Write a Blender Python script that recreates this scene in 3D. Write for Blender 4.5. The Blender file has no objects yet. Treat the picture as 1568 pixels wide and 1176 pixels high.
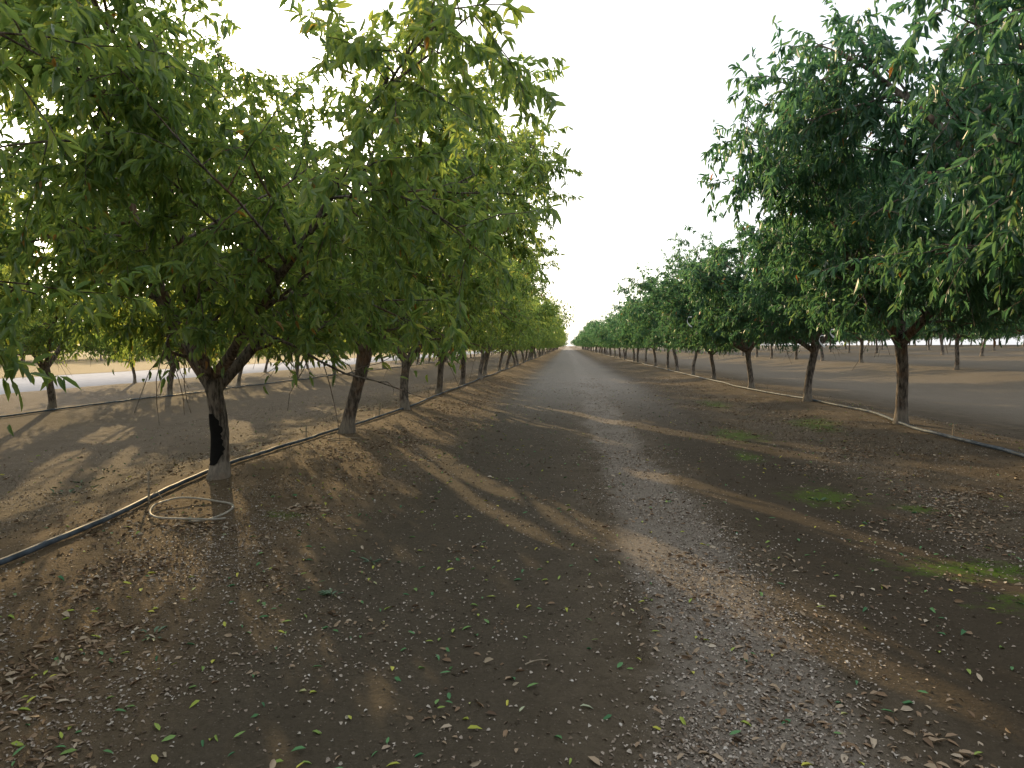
import bpy, math, numpy as np
from mathutils import Vector
R_=math.radians
scene=bpy.context.scene
EL,AZ=R_(16),R_(-28.5)
# ------------------------------------------------------------------ helpers
def hsh(ix,iy,s):
    v=np.sin(ix*127.1+iy*311.7+s*74.7)*43758.5453
    return v-np.floor(v)
def vnoise(x,y,s=0):
    x=np.asarray(x,float);y=np.asarray(y,float)
    ix=np.floor(x);iy=np.floor(y);fx=x-ix;fy=y-iy
    fx=fx*fx*(3-2*fx);fy=fy*fy*(3-2*fy)
    a=hsh(ix,iy,s);b=hsh(ix+1,iy,s);c=hsh(ix,iy+1,s);d=hsh(ix+1,iy+1,s)
    return (a*(1-fx)+b*fx)*(1-fy)+(c*(1-fx)+d*fx)*fy
def sstep(a,b,x):
    t=np.clip((x-a)/(b-a),0,1);return t*t*(3-2*t)
ROWS=[-16.0,-11.2,-3.65,6.1,16.2,26,36,46]
def height(x,y):
    x=np.asarray(x,float);y=np.asarray(y,float)
    z=np.zeros(np.broadcast(x,y).shape)
    for r in ROWS:
        xr=r+0.25*(vnoise(y*0.2,0*y,r)-.5)
        z=z+0.2*np.exp(-np.abs((x-xr)/1.3)**2.4)
    z=z+0.75*sstep(9,22,x)+1.0*sstep(22,60,x)
    z=z-0.03*np.exp(-((x-0.85)/0.4)**2)-0.025*np.exp(-((x+0.9)/0.6)**2)
    m=sstep(-17.4,-16.6,x)*(1-sstep(60,80,x))
    n=0.04*(vnoise(x*0.7,y*0.5,1)-.5)+0.014*(vnoise(x*2.3,y*1.8,2)-.5)+0.011*(vnoise(x*6,y*6,3)-.5)
    return z+n*m
def mesh_obj(name,verts,faces_flat,loop_tot,mats,mat_idx=None,smooth=None,attr=None,link=True):
    me=bpy.data.meshes.new(name+"_mesh")
    verts=np.asarray(verts,np.float32);faces_flat=np.asarray(faces_flat,np.int32);loop_tot=np.asarray(loop_tot,np.int32)
    me.vertices.add(len(verts));me.vertices.foreach_set("co",verts.ravel())
    me.loops.add(len(faces_flat));me.loops.foreach_set("vertex_index",faces_flat)
    me.polygons.add(len(loop_tot))
    st=np.concatenate([[0],np.cumsum(loop_tot)[:-1]]).astype(np.int32)
    me.polygons.foreach_set("loop_start",st);me.polygons.foreach_set("loop_total",loop_tot)
    if mat_idx is not None: me.polygons.foreach_set("material_index",np.asarray(mat_idx,np.int32))
    if smooth is not None: me.polygons.foreach_set("use_smooth",np.asarray(smooth,bool))
    for m in mats: me.materials.append(m)
    if attr is not None:
        a=me.attributes.new("rnd",'FLOAT','FACE');a.data.foreach_set("value",np.asarray(attr,np.float32))
    me.update(calc_edges=True)
    if not link: return me
    o=bpy.data.objects.new(name,me);scene.collection.objects.link(o);return o
class Tubes:
    def __init__(s): s.v=[];s.f=[];s.n=0
    def add(s,pts,rad,n=5,cap=False,wob=None):
        pts=np.asarray(pts,float);k=len(pts);rad=np.broadcast_to(np.asarray(rad,float),(k,))
        tan=np.gradient(pts,axis=0);tan/=np.linalg.norm(tan,axis=1)[:,None]+1e-9
        ref=np.array([1.,0,0]) if abs(tan[0,0])<.8 else np.array([0,1.,0])
        u=np.cross(tan,ref);u/=np.linalg.norm(u,axis=1)[:,None]+1e-9
        w=np.cross(tan,u)
        a=np.arange(n)/n*2*np.pi
        rr=rad[:,None]*np.ones((k,n))
        if wob is not None: rr=rr*wob(k,n)
        ring=pts[:,None,:]+rr[:,:,None]*(np.cos(a)[None,:,None]*u[:,None,:]+np.sin(a)[None,:,None]*w[:,None,:])
        s.v.append(ring.reshape(-1,3))
        i=np.arange(k-1)[:,None]*n;j=np.arange(n)[None,:];j2=(j+1)%n
        q=np.stack([i+j,i+j2,i+n+j2,i+n+j],-1).reshape(-1,4)+s.n
        s.f.append(q);s.n+=k*n
    def arrays(s): return np.concatenate(s.v),np.concatenate(s.f)
# node helpers
def newmat(name):
    m=bpy.data.materials.new(name);m.use_nodes=True;nt=m.node_tree;nt.nodes.clear()
    out=nt.nodes.new("ShaderNodeOutputMaterial");return m,nt,out
class NT:
    def __init__(s,nt): s.nt=nt
    def n(s,t,**k):
        nd=s.nt.nodes.new(t)
        for a,b in k.items(): setattr(nd,a,b)
        return nd
    def put(s,sock,v):
        if isinstance(v,bpy.types.NodeSocket): s.nt.links.new(v,sock)
        else: sock.default_value=v
    def math(s,op,a,b=0.0,clamp=False):
        nd=s.n("ShaderNodeMath",operation=op,use_clamp=clamp);s.put(nd.inputs[0],a);s.put(nd.inputs[1],b);return nd.outputs[0]
    def mix(s,f,a,b,mode='MIX'):
        nd=s.n("ShaderNodeMixRGB",blend_type=mode);s.put(nd.inputs[0],f)
        s.put(nd.inputs[1],a if not isinstance(a,tuple) else (*a,1));s.put(nd.inputs[2],b if not isinstance(b,tuple) else (*b,1));return nd.outputs[0]
    def noise(s,vec,scale,detail=4,rough=.55):
        nd=s.n("ShaderNodeTexNoise");s.put(nd.inputs["Vector"],vec);nd.inputs["Scale"].default_value=scale
        nd.inputs["Detail"].default_value=detail;nd.inputs["Roughness"].default_value=rough;return nd.outputs["Fac"]
    def mr(s,v,a,b,c=0.,d=1.,smooth=True):
        nd=s.n("ShaderNodeMapRange",interpolation_type='SMOOTHSTEP' if smooth else 'LINEAR')
        s.put(nd.inputs[0],v)
        for i,x in zip((1,2,3,4),(a,b,c,d)): s.put(nd.inputs[i],x)
        return nd.outputs[0]
    def ramp(s,f,stops):
        nd=s.n("ShaderNodeValToRGB");s.put(nd.inputs[0],f);e=nd.color_ramp.elements
        while len(e)<len(stops): e.new(.5)
        for el,(p,c) in zip(e,stops): el.position=p;el.color=(*c,1)
        return nd.outputs[0]
    def bump(s,h,dist,strength=1.,normal=None):
        nd=s.n("ShaderNodeBump");s.put(nd.inputs["Height"],h);nd.inputs["Distance"].default_value=dist;nd.inputs["Strength"].default_value=strength
        if normal is not None: s.put(nd.inputs["Normal"],normal)
        return nd.outputs[0]
def principled(N,out,col,rough=.8,normal=None,spec=.3):
    p=N.n("ShaderNodeBsdfPrincipled");N.put(p.inputs["Base Color"],col if not isinstance(col,tuple) else (*col,1));N.put(p.inputs["Roughness"],rough)
    p.inputs["Specular IOR Level"].default_value=spec
    if normal is not None: N.put(p.inputs["Normal"],normal)
    if out is not None: N.nt.links.new(p.outputs[0],out.inputs[0])
    return p.outputs[0]
# ------------------------------------------------------------------ materials
def leaf_material(name,stops,trans_stops,tf=.45):
    m,nt,out=newmat(name);N=NT(nt)
    at=N.n("ShaderNodeAttribute",attribute_name="rnd").outputs["Fac"]
    oc=N.n("ShaderNodeTexCoord").outputs["Object"]
    f=N.math('ADD',N.math('MULTIPLY',at,.75),N.math('MULTIPLY',N.noise(oc,.9,2),.3))
    col=N.ramp(f,stops);tc=N.ramp(f,trans_stops)
    p=principled(N,None,col,.42,spec=.6)
    t=N.n("ShaderNodeBsdfTranslucent");N.put(t.inputs[0],tc)
    mx=N.n("ShaderNodeMixShader");mx.inputs[0].default_value=tf
    nt.links.new(p,mx.inputs[1]);nt.links.new(t.outputs[0],mx.inputs[2]);nt.links.new(mx.outputs[0],out.inputs[0]);return m
leafM=leaf_material("almond_leaf",[(0,(.06,.115,.045)),(.45,(.10,.17,.06)),(.8,(.155,.22,.065)),(.95,(.22,.22,.05)),(1,(.28,.15,.04))],
   [(0,(.2,.36,.09)),(.45,(.4,.55,.11)),(.8,(.66,.72,.13)),(.95,(.8,.68,.12)),(1,(.65,.33,.06))],.5)
leafR=leaf_material("almond_leaf_shade_tint",[(0,(.034,.088,.055)),(.5,(.055,.125,.07)),(.88,(.085,.155,.07)),(.97,(.17,.16,.05)),(1,(.24,.11,.03))],
   [(0,(.08,.23,.1)),(.5,(.15,.34,.13)),(.88,(.3,.45,.12)),(.97,(.5,.42,.08)),(1,(.5,.22,.05))],.42)  # shaded, sky-lit look of the right rows put into the leaf colour
m,nt,out=newmat("almond_bark");N=NT(nt)
oc=N.n("ShaderNodeTexCoord").outputs["Object"]
mp=N.n("ShaderNodeMapping");nt.links.new(oc,mp.inputs[0]);mp.inputs["Scale"].default_value=(1,1,.25)
nz=N.noise(mp.outputs[0],28,6,.65);nb=N.noise(oc,3,3)
col=N.mix(N.mr(nz,.38,.62),(.055,.045,.037),(.27,.22,.175))
col=N.mix(N.math('MULTIPLY',N.mr(nb,.5,.7),.65),col,(.25,.135,.07))
sep=N.n("ShaderNodeSeparateXYZ");nt.links.new(oc,sep.inputs[0])
col=N.mix(N.mr(N.math('ADD',sep.outputs[2],N.math('MULTIPLY',nb,.3)),.42,.28,0,.5),col,(.33,.28,.22))
principled(N,out,col,.9,N.bump(nz,.035,1.))
barkM=m
m,nt,out=newmat("orchard_soil");N=NT(nt)
pos=N.n("ShaderNodeNewGeometry").outputs["Position"]
sep=N.n("ShaderNodeSeparateXYZ");nt.links.new(pos,sep.inputs[0]);X,Y=sep.outputs[0],sep.outputs[1]
nA=N.noise(pos,.55,5,.6);nB=N.noise(pos,3.5,6,.65);nC=N.noise(pos,38,5,.7)
mp=N.n("ShaderNodeMapping");nt.links.new(pos,mp.inputs[0]);mp.inputs["Scale"].default_value=(1,.18,1);nS=N.noise(mp.outputs[0],2.2,5,.6)
Xn=N.math('ADD',X,N.math('MULTIPLY',N.math('SUBTRACT',nA,.5),.8));Xn=N.math('ADD',Xn,N.math('MULTIPLY',N.math('SUBTRACT',nB,.5),.4))
def band(xc,w,soft=.5):
    d=N.math('ABSOLUTE',N.math('SUBTRACT',Xn,xc));return N.mr(d,w*(1+soft),w*(1-soft))
col=N.mix(N.mr(nB,.3,.7),(.088,.067,.043),(.145,.113,.075))
col=N.mix(N.mr(nS,.4,.7,0,.5),col,(.175,.14,.1))
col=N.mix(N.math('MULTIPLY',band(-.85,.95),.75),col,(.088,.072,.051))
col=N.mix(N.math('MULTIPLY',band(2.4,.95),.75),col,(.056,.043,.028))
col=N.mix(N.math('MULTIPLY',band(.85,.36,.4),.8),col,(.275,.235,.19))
col=N.mix(N.math('MULTIPLY',N.math('MULTIPLY',band(.5,2.3,.4),N.mr(Y,10,28)),.75),col,(.32,.285,.24))  # paler with distance: brighter light of the far alley put into soil colour
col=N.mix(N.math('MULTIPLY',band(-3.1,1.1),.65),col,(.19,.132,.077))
col=N.mix(N.math('MULTIPLY',N.mr(X,8,11),.8),col,(.20,.17,.132))
col=N.mix(N.math('MULTIPLY',N.mr(X,-5.2,-6.5),.5),col,(.17,.135,.10))
col=N.mix(N.mr(X,-27,-29),col,(.33,.25,.13))
ms=None
for (px,py,a,b) in [(2.75,7.4,.40,.46),(3.45,7.0,.24,.2),(3.05,12.4,.45,1.0),(4.8,13.6,.4,1.1),(2.95,5.1,.6,.26),(3.1,4.35,.5,.25),(2.6,10,.22,.45),(4.0,19,.4,1.3),(-2.5,5.9,.2,.15)]:
    dx=N.math('DIVIDE',N.math('SUBTRACT',X,px),a);dy=N.math('DIVIDE',N.math('SUBTRACT',Y,py),b)
    d=N.math('SQRT',N.math('ADD',N.math('MULTIPLY',dx,dx),N.math('MULTIPLY',dy,dy)))
    v=N.math('SUBTRACT',1.5,d);ms=v if ms is None else N.math('MAXIMUM',ms,v)
ms=N.mr(N.math('ADD',ms,N.math('MULTIPLY',N.math('SUBTRACT',N.noise(pos,5,6,.7),.5),4.)),.3,1.35)
ms=N.math('MULTIPLY',ms,N.mr(nC,.40,.56,.15,1))
col=N.mix(N.math('MULTIPLY',ms,.92),col,(.095,.17,.014))
vor=N.n("ShaderNodeTexVoronoi");nt.links.new(pos,vor.inputs["Vector"]);vor.inputs["Scale"].default_value=55
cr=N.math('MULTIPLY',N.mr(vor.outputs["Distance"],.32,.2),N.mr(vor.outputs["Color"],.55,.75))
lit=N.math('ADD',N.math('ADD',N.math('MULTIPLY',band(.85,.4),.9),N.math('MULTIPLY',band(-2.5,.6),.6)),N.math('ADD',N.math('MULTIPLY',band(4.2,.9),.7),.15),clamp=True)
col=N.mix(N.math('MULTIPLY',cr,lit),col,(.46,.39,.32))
col=N.mix(N.mr(nC,.35,.68,.0,.5),col,N.mix(.5,col,(.02,.015,.01)))
h=N.math('ADD',N.math('MULTIPLY',nC,.5),N.math('ADD',N.math('MULTIPLY',nB,1.),N.math('MULTIPLY',N.math('MULTIPLY',cr,lit),.35)))
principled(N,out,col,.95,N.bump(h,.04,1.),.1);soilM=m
def simple(name,c,rough=.6,c2=None,scale=20,spec=.3,bump=0):
    m,nt,out=newmat(name);N=NT(nt);oc=N.n("ShaderNodeTexCoord").outputs["Object"];nz=N.noise(oc,scale,5)
    col=N.mix(N.mr(nz,.35,.65),c,c2 or tuple(x*.7 for x in c));principled(N,out,col,rough,N.bump(nz,bump) if bump else None,spec);return m
hoseM=simple("polyethylene_hose",(.10,.125,.155),.6,(.045,.06,.075),9,.2)
tubM=simple("drip_tubing",(.42,.38,.31),.6)
blackM=simple("black_tar",(.012,.011,.01),.8,spec=.1)
woodM=simple("weathered_wood",(.4,.33,.24),.8,(.25,.2,.14),40)
whiteM=simple("white_ribbon",(.75,.75,.72),.5,(.65,.65,.62),10)
roadM=simple("asphalt_road_grey",(.27,.29,.34),.95,(.22,.24,.28),3,.1)
def litter_mat(name,stops):
    m,nt,out=newmat(name);N=NT(nt)
    at=N.n("ShaderNodeAttribute",attribute_name="rnd").outputs["Fac"]
    principled(N,out,N.ramp(at,stops),.75,spec=.25);return m
chipM=litter_mat("dry_husk",[(0,(.09,.06,.04)),(.25,(.2,.15,.105)),(.55,(.36,.295,.235)),(.85,(.5,.44,.37)),(1,(.62,.58,.52))])
dryM=litter_mat("dry_leaf",[(0,(.11,.07,.045)),(.35,(.26,.17,.10)),(.7,(.40,.30,.20)),(1,(.55,.47,.36))])
freshM=litter_mat("fallen_leaf",[(0,(.05,.16,.075)),(.35,(.12,.26,.10)),(.6,(.33,.4,.07)),(.85,(.6,.55,.1)),(1,(.36,.42,.36))])
weedM=simple("weed_green",(.10,.17,.09),.6,(.15,.21,.14),15)
# ------------------------------------------------------------------ leaves geometry
def leaves_arrays(P,D,Nn,L,W,curl=None):
    D=D/np.linalg.norm(D,axis=1)[:,None];S=np.cross(D,Nn);S/=np.linalg.norm(S,axis=1)[:,None]+1e-9;U=np.cross(S,D)
    L=L[:,None];W=W[:,None];c=(.12*L if curl is None else curl[:,None]*L)
    fold=.3*W
    b=P;t=P+D*L-U*c*1.6
    l1=P+D*L*.28+S*W*.46+U*fold;l2=P+D*L*.66+S*W*.40+U*fold-U*c*.6
    r1=P+D*L*.28-S*W*.46+U*fold;r2=P+D*L*.66-S*W*.40+U*fold-U*c*.6
    V=np.stack([b,l1,l2,t,r2,r1],1).reshape(-1,3)
    return V,leaf_faces(len(P))
def leaf_faces(n):
    i=np.arange(n)[:,None]*6
    return np.stack([np.concatenate([i,i+3,i+2,i+1],1),np.concatenate([i,i+5,i+4,i+3],1)],1).reshape(-1,4)
def norm(v): return v/(np.linalg.norm(v)+1e-9)
SRC={}
def build_tree_mesh(name,tv,tf,V,rn,leaf):
    F=leaf_faces(len(V)//6)
    allv=np.concatenate([tv,V]);allf=np.concatenate([tf,F+len(tv)])
    mi=np.concatenate([np.zeros(len(tf)),np.ones(len(F))]);sm=np.concatenate([np.ones(len(tf)),np.zeros(len(F))])
    at_=np.concatenate([np.zeros(len(tf)),np.repeat(rn,2)])
    return mesh_obj(name,allv,allf.ravel(),np.full(len(allf),4),[barkM,leaf],mi,sm,at_,link=False)
def make_tree(name,seed,R=3.2,lod=0,leaf=None,low=1.55,fork=1.15):
    rng=np.random.default_rng(seed);T=Tubes()
    LP=[];LD=[];LL=[]
    ls=[1.2,2.0][lod];step=[.0225,.062][lod]
    def br(p,d,L,k,wob,bend):
        pts=[np.array(p,float)];d=norm(np.array(d,float));s=L/k
        for i in range(k):
            d=norm(d+rng.normal(0,wob,3)+bend/k);pts.append(pts[-1]+d*s)
        return np.array(pts)
    def at(pts,t):
        f=t*(len(pts)-1);i=min(int(f),len(pts)-2);return pts[i]+(pts[i+1]-pts[i])*(f-i),norm(pts[i+1]-pts[i])
    def leafy(pts,L,t0=.1,mul=1.):
        n=max(3,int(mul*L*(1-t0)/step));ts=rng.uniform(t0,1.02,n)
        f=np.clip(ts,0,.999)*(len(pts)-1);i=f.astype(int);a=pts[i];b=pts[i+1];q=a+(b-a)*(f-i)[:,None]
        tg=(b-a);tg/=np.linalg.norm(tg,axis=1)[:,None]
        d=tg*.45+rng.normal(0,.5,(n,3))+np.array([0,0,-.5]);LP.append(q);LD.append(d);LL.append(rng.uniform(.065,.115,n)*ls)
    lean=rng.normal(0,.11,2)
    kt=14;tz=np.linspace(-.25,fork,kt);tp=np.stack([lean[0]*tz+.03*np.sin(tz*4),lean[1]*tz+.03*np.cos(tz*3.1),tz],1)
    tr=.086+.045*np.exp(-np.clip(tz+.0,0,9)/.12)+.022*np.exp(-((tz-fork)/.15)**2)
    T.add(tp,tr,[14,6][lod],wob=lambda k,n:1+rng.normal(0,.05,(k,n)))
    top=tp[-1]
    ns=rng.integers(4,6);a0=rng.uniform(0,6.28)
    for s in range(ns):
        a=a0+s*6.283/ns+rng.normal(0,.2);el=rng.uniform(.55,1.1)
        d=np.array([math.cos(a)*math.cos(el),math.sin(a)*math.cos(el),math.sin(el)])
        Ls=rng.uniform(3.3,4.3)*R/3.2
        sp=br(top-np.array([0,0,rng.uniform(.02,.22)]),d,Ls,9,.09,np.array([0,0,.35]))
        T.add(sp,np.linspace(.062,.013,10)*rng.uniform(.85,1.15),[8,4][lod])
        n2=[15,11][lod]
        for j in range(n2):
            t=.12+.88*(j+rng.uniform(0,.8))/n2;p,tg=at(sp,min(t,1))
            rad=norm(np.array([p[0],p[1],0])+rng.normal(0,.25,3)*[1,1,0]+1e-6)
            d2=tg*.45+rng.normal(0,.6,3)+rad*.5+np.array([0,0,.12 if t>.4 else -.0])
            L2=rng.uniform(1.0,1.95)*(1.12-.35*t)*R/3.2
            if p[2]+norm(d2)[2]*L2<low+.1: d2[2]=abs(d2[2])*.4+.1
            b2=br(p,d2,L2,6,.12,np.array([0,0,-.12]))
            T.add(b2,np.linspace(.02*(1.15-.5*t),.005,7),[5,3][lod])
            n3=9
            for k in range(n3):
                t3=.12+.88*(k+rng.uniform(0,.9))/n3;p3,tg3=at(b2,min(t3,1))
                d3=tg3*.5+rng.normal(0,.65,3)+np.array([0,0,-.02]);L3=rng.uniform(.4,.95)
                if rng.random()<.03 : L3*=1.6;d3=d3+rad*.5+np.array([0,0,.5])
                b3=br(p3,d3,L3,4,.14,np.array([0,0,-.5]))
                if lod==0 or k%2==0: T.add(b3,np.linspace(.0065,.0025,5),3)
                leafy(b3,L3)
                for q in range([4,3][lod]):
                    p4,tg4=at(b3,rng.uniform(.1,.95));L4=rng.uniform(.2,.42)
                    b4=br(p4,tg4*.5+rng.normal(0,.6,3),L4,2 if lod else 3,.12,np.array([0,0,-.5]))
                    leafy(b4,L4,.05)
    P=np.concatenate(LP);D=np.concatenate(LD);L=np.concatenate(LL)
    keep=P[:,2]>low+rng.normal(0,.15,len(P))
    P,D,L=P[keep],D[keep],L[keep];n=len(P)
    Nn=rng.normal(0,.6,(n,3))+np.array([0,0,1.])
    V,F=leaves_arrays(P,D,Nn,L,L*rng.uniform(.25,.34,n),rng.uniform(0,.25,n))
    tv,tf=T.arrays()
    rn=np.clip(rng.beta(2.2,2.6,n),0,1);rn=np.where(rng.random(n)>.99,rng.uniform(.95,1.25,n),rn)
    print(name,"leaves",n)
    me=build_tree_mesh(name,tv,tf,V,rn,leaf);SRC[me.name]=(tv,tf,V,rn,leaf,name);return me
NL=[make_tree("almond_a",11,3.5,0,leafM,1.4,1.1),make_tree("almond_b",22,3.4,0,leafM,1.5,1.15),make_tree("almond_c",5,3.3,0,leafM,1.45,1.05)]
NR=[make_tree("almond_d",41,3.1,0,leafR,1.45,1.3),make_tree("almond_e",52,3.0,0,leafR,1.5,1.35)]
FL=[make_tree("almond_far_a",61,3.2,1,leafM,1.35,1.2),make_tree("almond_far_b",62,3.2,1,leafM,1.35,1.2)]
FR=[make_tree("almond_far_c",71,3.0,1,leafR,1.5,1.35),make_tree("almond_far_d",72,3.0,1,leafR,1.5,1.3)]
BR=[make_tree("almond_far_e",81,3.3,1,leafR,1.0,1.1),make_tree("almond_far_f",82,3.3,1,leafR,1.0,1.1)]
# leaves and twigs cut along sun beams, to lay streaks on chosen ground
SUN_CUTS=[(4.95,.24,1.5,7.6),(4.9,.35,14.8,17.8),(2.98,.22,2.3,9.6),(2.55,.13,5.2,9.2),(1.6,.38,8.6,11.4),(.45,.3,12.6,15.5),
      (-1.8,.26,7.5,12.3),(-1.15,.14,8.5,12.5),(-1.7,.4,13.6,15.4),(7.8,.3,7.5,17),(3.3,.12,3,5),(6.2,.15,10,14)]
su=np.array([math.sin(AZ),math.cos(AZ)]);sp_=np.array([su[1],-su[0]])
crng=np.random.default_rng(77)
def sun_cut_keep(W):
    u=W[:,:2]@su-np.clip(W[:,2]-.1,0,99)/math.tan(EL);c=W[:,:2]@sp_
    keep=np.ones(len(W),bool)
    for c0,hw,a0,a1 in SUN_CUTS:
        cc=c0+.12*(vnoise(u*.6,0*u,c0)-.5);q=np.abs(c-cc)/hw+np.clip(a0-u,0,9)*1.5+np.clip(u-a1,0,9)*1.5
        keep&=~(q+crng.normal(0,.12,len(W))<1.)
    return keep
rng=np.random.default_rng(3)
far_parent=bpy.data.objects.new("distant_almond_rows",None);scene.collection.objects.link(far_parent)
def place(me,x,y,s=1.,sz=None,rot=None,far=False,name="almond_tree",parent=None,gaps=False):
    r=rng.uniform(0,6.28) if rot is None else rot;z0=float(height(x,y));sz=sz or s
    if gaps:
        tv,tf,V,rn,leaf,nm=SRC[me.name]
        c,s_=math.cos(r),math.sin(r);C=V.reshape(-1,6,3).mean(1)*[s,s,sz]
        W=np.stack([c*C[:,0]-s_*C[:,1]+x,s_*C[:,0]+c*C[:,1]+y,C[:,2]+z0],1);k=sun_cut_keep(W)
        Q=tv[tf].mean(1)*[s,s,sz];QW=np.stack([c*Q[:,0]-s_*Q[:,1]+x,s_*Q[:,0]+c*Q[:,1]+y,Q[:,2]+z0],1)
        ed=np.linalg.norm(tv[tf[:,0]]-tv[tf[:,1]],axis=1);kt=sun_cut_keep(QW)|(ed>.022)
        me=build_tree_mesh(nm+"_sun_cut",tv,tf[kt],V.reshape(-1,6,3)[k].reshape(-1,3),rn[k],leaf)
    o=bpy.data.objects.new("tree_in_row" if far else name,me);scene.collection.objects.link(o)
    o.location=(x,y,z0);o.rotation_euler=(0,0,r);o.scale=(s,s,sz)
    if far: o.parent=parent or far_parent
    return o
near_tree=None
ys=[-6.8,-2.3,1.7,6.9,10.7,14.9,19.6,24.1,28.6]
for i,y in enumerate(ys):
    me=NL[[0,1,2,0,1,2,0,1,2][i]]
    s=[1,1,.84,.98,1.14,1.08,1,1,1][i]
    o=place(me,[-3.65,-3.65,-4.2,-3.67,-3.5,-3.6,-3.75,-3.7,-3.65][i],y,s,rot=[0,1,4.0,.6,2.2,3.7,5,1,3][i],gaps=i>=2)
    if i==3: near_tree=o
def row(x,y0,y1,sp,near,farm,dlim,sc=1.,skip=0.,gaps=0):
    y=y0
    while y<y1:
        if rng.random()>=skip:
            xx=x+rng.normal(0,.12);yy=y+rng.normal(0,.15);s=sc*rng.uniform(.88,1.1);gp=0<yy<gaps
            if math.hypot(xx,yy)<dlim: place(near[rng.integers(len(near))],xx,yy,s,gaps=gp)
            else: place(farm[rng.integers(len(farm))],xx,yy,s,far=True,gaps=gp)
        y+=sp
row(-3.7,33.2,280,4.6,NL,FL,27)
yr=[-7,-2.2,2.8,8.4,12.8,17.8,23.3]
for i,y in enumerate(yr): place(NR[i%2],[6.4,6.4,7.2,6.5,6.06,6.08,6.1][i],y,[1,1,1,1.2,1.1,1.03,.98][i],sz=[1,1,1.1,1.42,1.25,1.1,1][i],rot=[0,1,2,4.2,.8,3,5][i])
row(6.15,28.5,280,5.1,NR,FR,30)
row(-11.2,-9.2,200,4.6,NL[1:],FL,18,.84,.06,gaps=42)
row(-16.0,-8,100,5.4,FL,FL,0,.66,.25,gaps=50)
row(16.2,-1,200,5.1,FR,FR,0,.98)
row(26,4,150,5.1,FR,FR,0,.98)
row(36,10,130,5.1,BR,BR,0,1.)
row(46,16,130,4.4,BR,BR,0,1.05)
row(52,16,130,4.4,BR,BR,0,1.1)
tl=bpy.data.objects.new("distant_tree_line",None);scene.collection.objects.link(tl)
for i in range(140):
    if i<90: x,y=-48-rng.uniform(0,4)-(i%2)*8,16+i*2.2+rng.uniform(0,2)
    else: x,y=(i-90)*8-220+rng.uniform(0,4),430+rng.uniform(0,25)
    place(BR[i%2],x,y,rng.uniform(.8,1.3),far=True,parent=tl)
# ------------------------------------------------------------------ ground
def axis(a,b,s,lim,g=1.12):
    c=list(np.arange(a,b,s));d=s;v=c[-1]
    while v<lim: d*=g;v+=d;c.append(v)
    d=s;v=a;pre=[]
    while v>-lim: d*=g;v-=d;pre.append(v)
    return np.array(pre[::-1]+c)
gx=axis(-8,8,.09,3000,1.08);gy=axis(.5,18,.1,4000,1.07)
XX,YY=np.meshgrid(gx,gy);ZZ=height(XX,YY)
nx,ny=len(gx),len(gy)
i=np.arange(ny-1)[:,None]*nx+np.arange(nx-1)[None,:]
F=np.stack([i,i+1,i+nx+1,i+nx],-1).reshape(-1,4)
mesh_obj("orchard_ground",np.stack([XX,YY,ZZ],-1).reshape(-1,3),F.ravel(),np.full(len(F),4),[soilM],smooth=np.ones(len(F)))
v=[];f=[]
prof=[(-17.6,-.05),(-17.7,.03),(-22.3,.08),(-26.9,.03),(-27.0,-.05)]
yy=[-100,0,60,150,400,1500]
for y in yy:
    for x,z in prof: v.append((x,y,z))
for a in range(len(yy)-1):
    for b in range(len(prof)-1): k=a*5+b;f+=[k,k+5,k+6,k+1]
mesh_obj("paved_road",v,f,np.full(len(f)//4,4),[roadM])
# ------------------------------------------------------------------ litter
def dens_sample(n,y0,y1,fn,rng):
    out=[]
    while sum(len(o) for o in out)<n:
        y=y0*(y1/y0)**rng.random(n);x=rng.uniform(-8,8,n)
        k=rng.random(n)<fn(x,y);out.append(np.stack([x[k],y[k]],1))
    return np.concatenate(out)[:n]
g=lambda x,c,w:np.exp(-((x-c)/w)**2)
def f_chip(x,y):
    w=x+.5*(vnoise(x*.8,y*.8,9)-.5)
    d=.12+1.2*g(w,.85,.4)+.75*g(w,-2.5,.6)+.55*g(w,4.2,.9)+.12*g(w,-5,1.2)
    return d*(.3+1.0*sstep(.3,.75,vnoise(x*1.6,y*1.6,5)))
def f_dry(x,y):
    w=x+.6*(vnoise(x*.8,y*.8,19)-.5)
    return (.05+.9*g(w,-2.7,.6)+.8*g(w,4.2,.9)+.22*g(w,1.2,.5)+.2*g(w,-4.8,.6))*(.08+1.1*sstep(.4,.75,vnoise(x*2.1,y*2.1,7)))
def f_fresh(x,y): return .2+.6*g(x,-1.6,1.6)*(.3+vnoise(x*1.2,y*1.2,31))+.2*g(x,3,1.5)
rng=np.random.default_rng(8)
def scatter(name,n,y0,y1,fn,L,asp,mat,lift=.004,tilt=.25,dist=None):
    p=dens_sample(n,y0,y1,fn,rng);z=height(p[:,0],p[:,1]);P=np.stack([p[:,0],p[:,1],z+lift],1)
    a=rng.uniform(0,6.28,n);D=np.stack([np.cos(a),np.sin(a),rng.normal(0,tilt*.5,n)],1);Nn=rng.normal(0,tilt,(n,3))+np.array([0,0,1])
    Ls=rng.uniform(L[0],L[1],n)
    V,F=leaves_arrays(P,D,Nn,Ls,Ls*rng.uniform(asp[0],asp[1],n),rng.uniform(-.1,.25,n))
    mesh_obj(name,V,F.ravel(),np.full(len(F),4),[mat],attr=np.repeat(np.clip(rng.beta(1.6,1.8,n),0,1),2))
scatter("husk_litter",120000,1.3,30,f_chip,(.007,.024),(.4,.9),chipM,.004,.35)
scatter("dry_leaf_litter",18000,1.6,34,f_dry,(.025,.065),(.3,.5),dryM,.006,.5)
scatter("fallen_green_leaves",2000,1.5,26,f_fresh,(.035,.068),(.28,.38),freshM,.01,.22)
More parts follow.
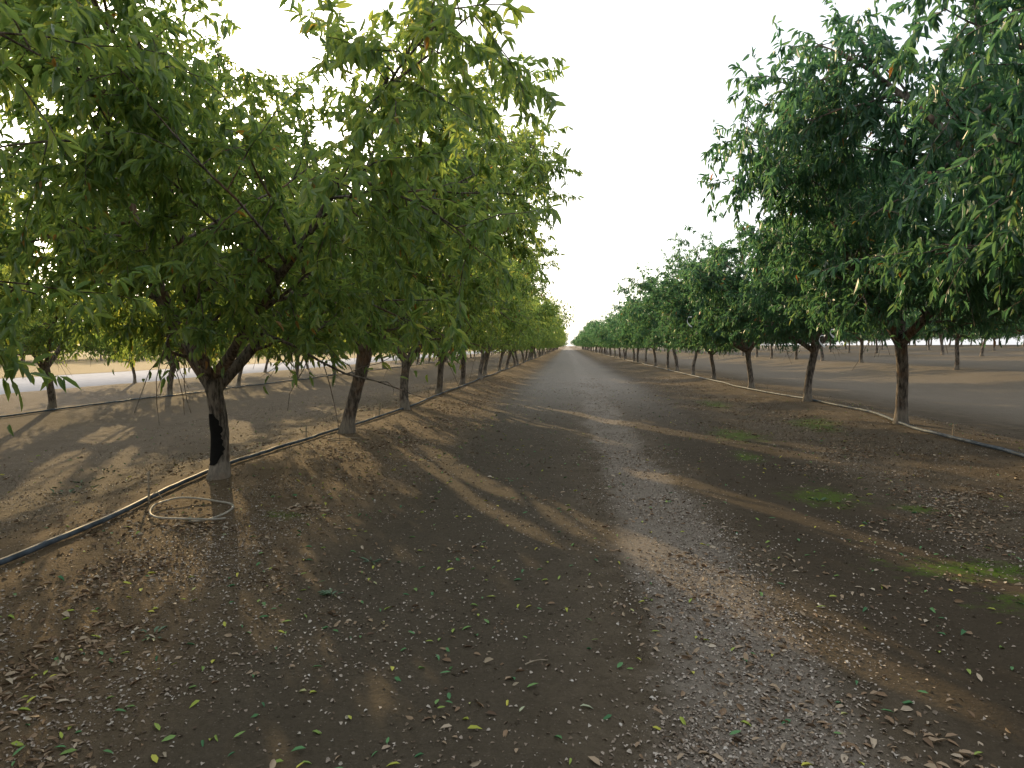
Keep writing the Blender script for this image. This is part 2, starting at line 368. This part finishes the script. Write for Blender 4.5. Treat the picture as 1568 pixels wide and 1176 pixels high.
p=dens_sample(2500,1.5,20,lambda x,y:.1+.6*g(x,-3,.8)+.5*g(x,4.6,1.2)+.25*g(x,.9,.5),rng)
oct_=np.array([[1,0,0],[0,1,0],[-1,0,0],[0,-1,0],[0,0,1],[0,0,-1]],float)
of=np.array([[0,1,4],[1,2,4],[2,3,4],[3,0,4],[1,0,5],[2,1,5],[3,2,5],[0,3,5]])
c=np.stack([p[:,0],p[:,1],height(p[:,0],p[:,1])],1)
V=c[:,None,:]+oct_[None]*rng.uniform(.004,.018,(len(p),1,1))*rng.uniform(.6,1.3,(len(p),6,1))
F=(of[None]+np.arange(len(p))[:,None,None]*6).reshape(-1,3)
mesh_obj("soil_clods",V.reshape(-1,3),F.ravel(),np.full(len(F),3),[soilM])
P=[];D=[];L=[]
for (x,y,k) in [(-1.5,4.2,14),(-1.45,4.9,9),(-3.1,5.3,8),(-5.6,7.4,18),(-5.9,8.2,16),(-5.2,6.7,12),(2.6,7.2,10),(-2.2,3.4,7)]:
    for j in range(k):
        a=rng.uniform(0,6.28);r=rng.uniform(0,.05) if x>-5 else rng.uniform(0,.3)
        xx,yy_=x+math.cos(a)*r,y+math.sin(a)*r;P.append((xx,yy_,float(height(xx,yy_))+.005));D.append((math.cos(a),math.sin(a),rng.uniform(.2,.9)));L.append(rng.uniform(.04,.08))
P=np.array(P);D=np.array(D);L=np.array(L)
V,F=leaves_arrays(P,D,np.tile([0,0,1.],(len(P),1))+rng.normal(0,.1,(len(P),3)),L,L*.28)
mesh_obj("weeds",V,F.ravel(),np.full(len(F),4),[weedM])
# ------------------------------------------------------------------ irrigation hoses
def hose(name,ctrl,y1,r,mat,xr):
    y=np.arange(ctrl[0][1],y1,.2);cx=np.interp(y,[c[1] for c in ctrl],[c[0] for c in ctrl])
    cx=np.convolve(np.pad(cx,4,mode='edge'),np.ones(9)/9,'valid')+.12*(vnoise(y*.35,0*y,xr)-.5)
    z=height(cx,y)+r+.01;T=Tubes();T.add(np.stack([cx,y,z],1),r,10);v,f=T.arrays()
    return mesh_obj(name,v,f.ravel(),np.full(len(f),4),[mat],smooth=np.ones(len(f)))
h1=hose("irrigation_hose",[(-3.5,-6),(-3.52,4.3),(-3.6,5.2),(-3.92,7.0),(-3.95,8.5),(-3.82,10.8),(-3.55,14),(-3.6,20),(-3.6,200)],150,.022,hoseM,1)
h2=hose("irrigation_hose",[(5.7,-6),(5.75,9),(5.85,12),(6.35,15),(6.2,18),(5.8,22),(5.9,200)],150,.024,hoseM,2)
h3=hose("irrigation_hose",[(-11,-6),(-10.9,200)],100,.02,hoseM,3)
def tube_obj(name,pts,r,mat,n=6):
    T=Tubes();T.add(pts,r,n);v,f=T.arrays();return mesh_obj(name,v,f.ravel(),np.full(len(f),4),[mat],smooth=np.ones(len(f)))
t=np.linspace(0,1,60);a=-1.0+t*7.0
lx=-3.25+.36*np.cos(a)*(1-.15*t)+.1*t;ly=5.55+.36*np.sin(a)
tube_obj("drip_tube_loop",np.stack([lx,ly,height(lx,ly)+.022+.03*np.sin(t*9)**2],1),.009,tubM,8)
def stake(x,y,h):
    z=float(height(x,y));T=Tubes()
    T.add([(x,y,z-.05),(x+.01,y,z+h)],[.011,.009],6)
    T.add([(x-.03,y,z+h*.72),(x+.035,y,z+h*.74)],[.008,.008],5)
    T.add([(x+.01,y,z+h),(x+.012,y,z+h+.03)],[.017,.006],8)
    T.add([(x,y,z+.05),(x+.06,y+.04,z+.1),(x+.12,y+.02,z+.03)],.005,5)
    v,f=T.arrays();mesh_obj("sprinkler_stake",v,f.ravel(),np.full(len(f),4),[woodM])
for x,y,h in [(-3.72,5.75,.26),(-3.9,9.9,.18),(-3.7,13.2,.2),(6.0,11.1,.16),(-3.7,18,.2)]: stake(x,y,h)
T=Tubes()
for x,y,a,L in [(-3.55,9.85,.3,.45),(-3.4,9.95,-.1,.35),(-3.45,9.7,.1,.4),(-.2,3.3,.4,.12),(1.7,5.2,2,.12)]:
    k=4;tt=np.linspace(0,1,k)
    px=x+np.cos(a)*tt*L;py=y+np.sin(a)*tt*L;T.add(np.stack([px,py,height(px,py)+.012+.01*np.sin(tt*3)],1),np.linspace(.009,.004,k)*(1 if L>.3 else .5),5)
v,f=T.arrays();mesh_obj("fallen_sticks",v,f.ravel(),np.full(len(f),4),[woodM])
# black tar patch on near trunk
bpy.context.view_layer.update()
tv=np.array([v.co[:] for v in near_tree.data.vertices[:14*14]]).reshape(14,14,3)
mw=np.array(near_tree.matrix_world)
tw=tv@mw[:3,:3].T+mw[:3,3]
cen=tw.mean(1);zc=cen[:,2];base=near_tree.location.z
k=24;vv=[];ff=[];m_=14
prn=np.random.default_rng(4)
for i in range(k):
    z=base+.14+.54*i/(k-1)
    cx=np.interp(z,zc,cen[:,0]);cy=np.interp(z,zc,cen[:,1]);rr=np.interp(z,zc,np.linalg.norm(tw-cen[:,None],axis=2).max(1))+.005
    e0,e1=prn.normal(0,.12),prn.normal(0,.12)
    for j in range(m_):
        u=j/(m_-1);wd=math.sin(math.pi*min(.98,max(.02,(i+.5)/k)))**.45
        a=R_(246)+(u-.5)*R_(135)*wd+e0*(1-u)+e1*u
        vv.append((cx+math.cos(a)*rr,cy+math.sin(a)*rr,z))
for i in range(k-1):
    for j in range(m_-1): q=i*m_+j;ff+=[q,q+1,q+m_+1,q+m_]
tp_=mesh_obj("tar_patch",vv,ff,np.full(len(ff)//4,4),[blackM],smooth=np.ones(len(ff)//4))
tp_.parent=near_tree;tp_.matrix_parent_inverse=near_tree.matrix_world.inverted()
def ribbon(x,y,z,s):
    t=np.linspace(0,1,16);vv=[];ff=[]
    for i,u in enumerate(t):
        a=u*3.9;px=x+s*(.35*math.cos(a)+.7*u);pz=z+s*.25*math.sin(a)-s*.4*u;py=y+s*.3*math.sin(a*.7)
        vv+=[(px,py,pz),(px+.01,py,pz+.02+.008*math.sin(i))]
        if i: q=i*2;ff+=[q-2,q,q+1,q-1]
    mesh_obj("white_flagging_ribbon",vv,ff,np.full(len(ff)//4,4),[whiteM])
ribbon(3.75,10.6,1.72,.26);ribbon(3.95,10.7,1.82,.18);ribbon(2.6,15.4,2.2,.34)
# ------------------------------------------------------------------ light
w=bpy.data.worlds.new("World");scene.world=w;w.use_nodes=True;nt=w.node_tree;nt.nodes.clear()
sky=nt.nodes.new("ShaderNodeTexSky");sky.sky_type='NISHITA';sky.sun_disc=False;sky.sun_elevation=EL;sky.sun_rotation=AZ%(2*math.pi)
sky.air_density=1.;sky.dust_density=3.;sky.ozone_density=1.
hs=nt.nodes.new("ShaderNodeHueSaturation");hs.inputs["Saturation"].default_value=.55
hz=nt.nodes.new("ShaderNodeMixRGB");hz.blend_type='ADD';hz.inputs[0].default_value=1;hz.inputs[2].default_value=(5.2,5.4,5.7,1)  # bright haze
bg=nt.nodes.new("ShaderNodeBackground");bg.inputs[1].default_value=.15;o=nt.nodes.new("ShaderNodeOutputWorld")
nt.links.new(sky.outputs[0],hs.inputs["Color"]);nt.links.new(hs.outputs[0],hz.inputs[1]);nt.links.new(hz.outputs[0],bg.inputs[0]);nt.links.new(bg.outputs[0],o.inputs[0])
sl=bpy.data.lights.new("sun",'SUN');sl.energy=5;sl.angle=R_(.5);sl.color=(1,.72,.36)
so=bpy.data.objects.new("sun",sl);scene.collection.objects.link(so)
sv=Vector((math.sin(AZ)*math.cos(EL),math.cos(AZ)*math.cos(EL),math.sin(EL)));so.rotation_euler=sv.to_track_quat('Z','Y').to_euler();so.location=sv*50
# ------------------------------------------------------------------ camera
cd=bpy.data.cameras.new("camera");cd.lens=24;cd.sensor_width=36;cd.clip_end=6000;cd.clip_start=.05
co=bpy.data.objects.new("camera",cd);scene.collection.objects.link(co);co.location=(0,0,1.6);co.rotation_euler=(R_(90-3.2),0,R_(4.6))
scene.camera=co
scene.view_settings.view_transform='Standard';scene.view_settings.look='None';scene.view_settings.exposure=0
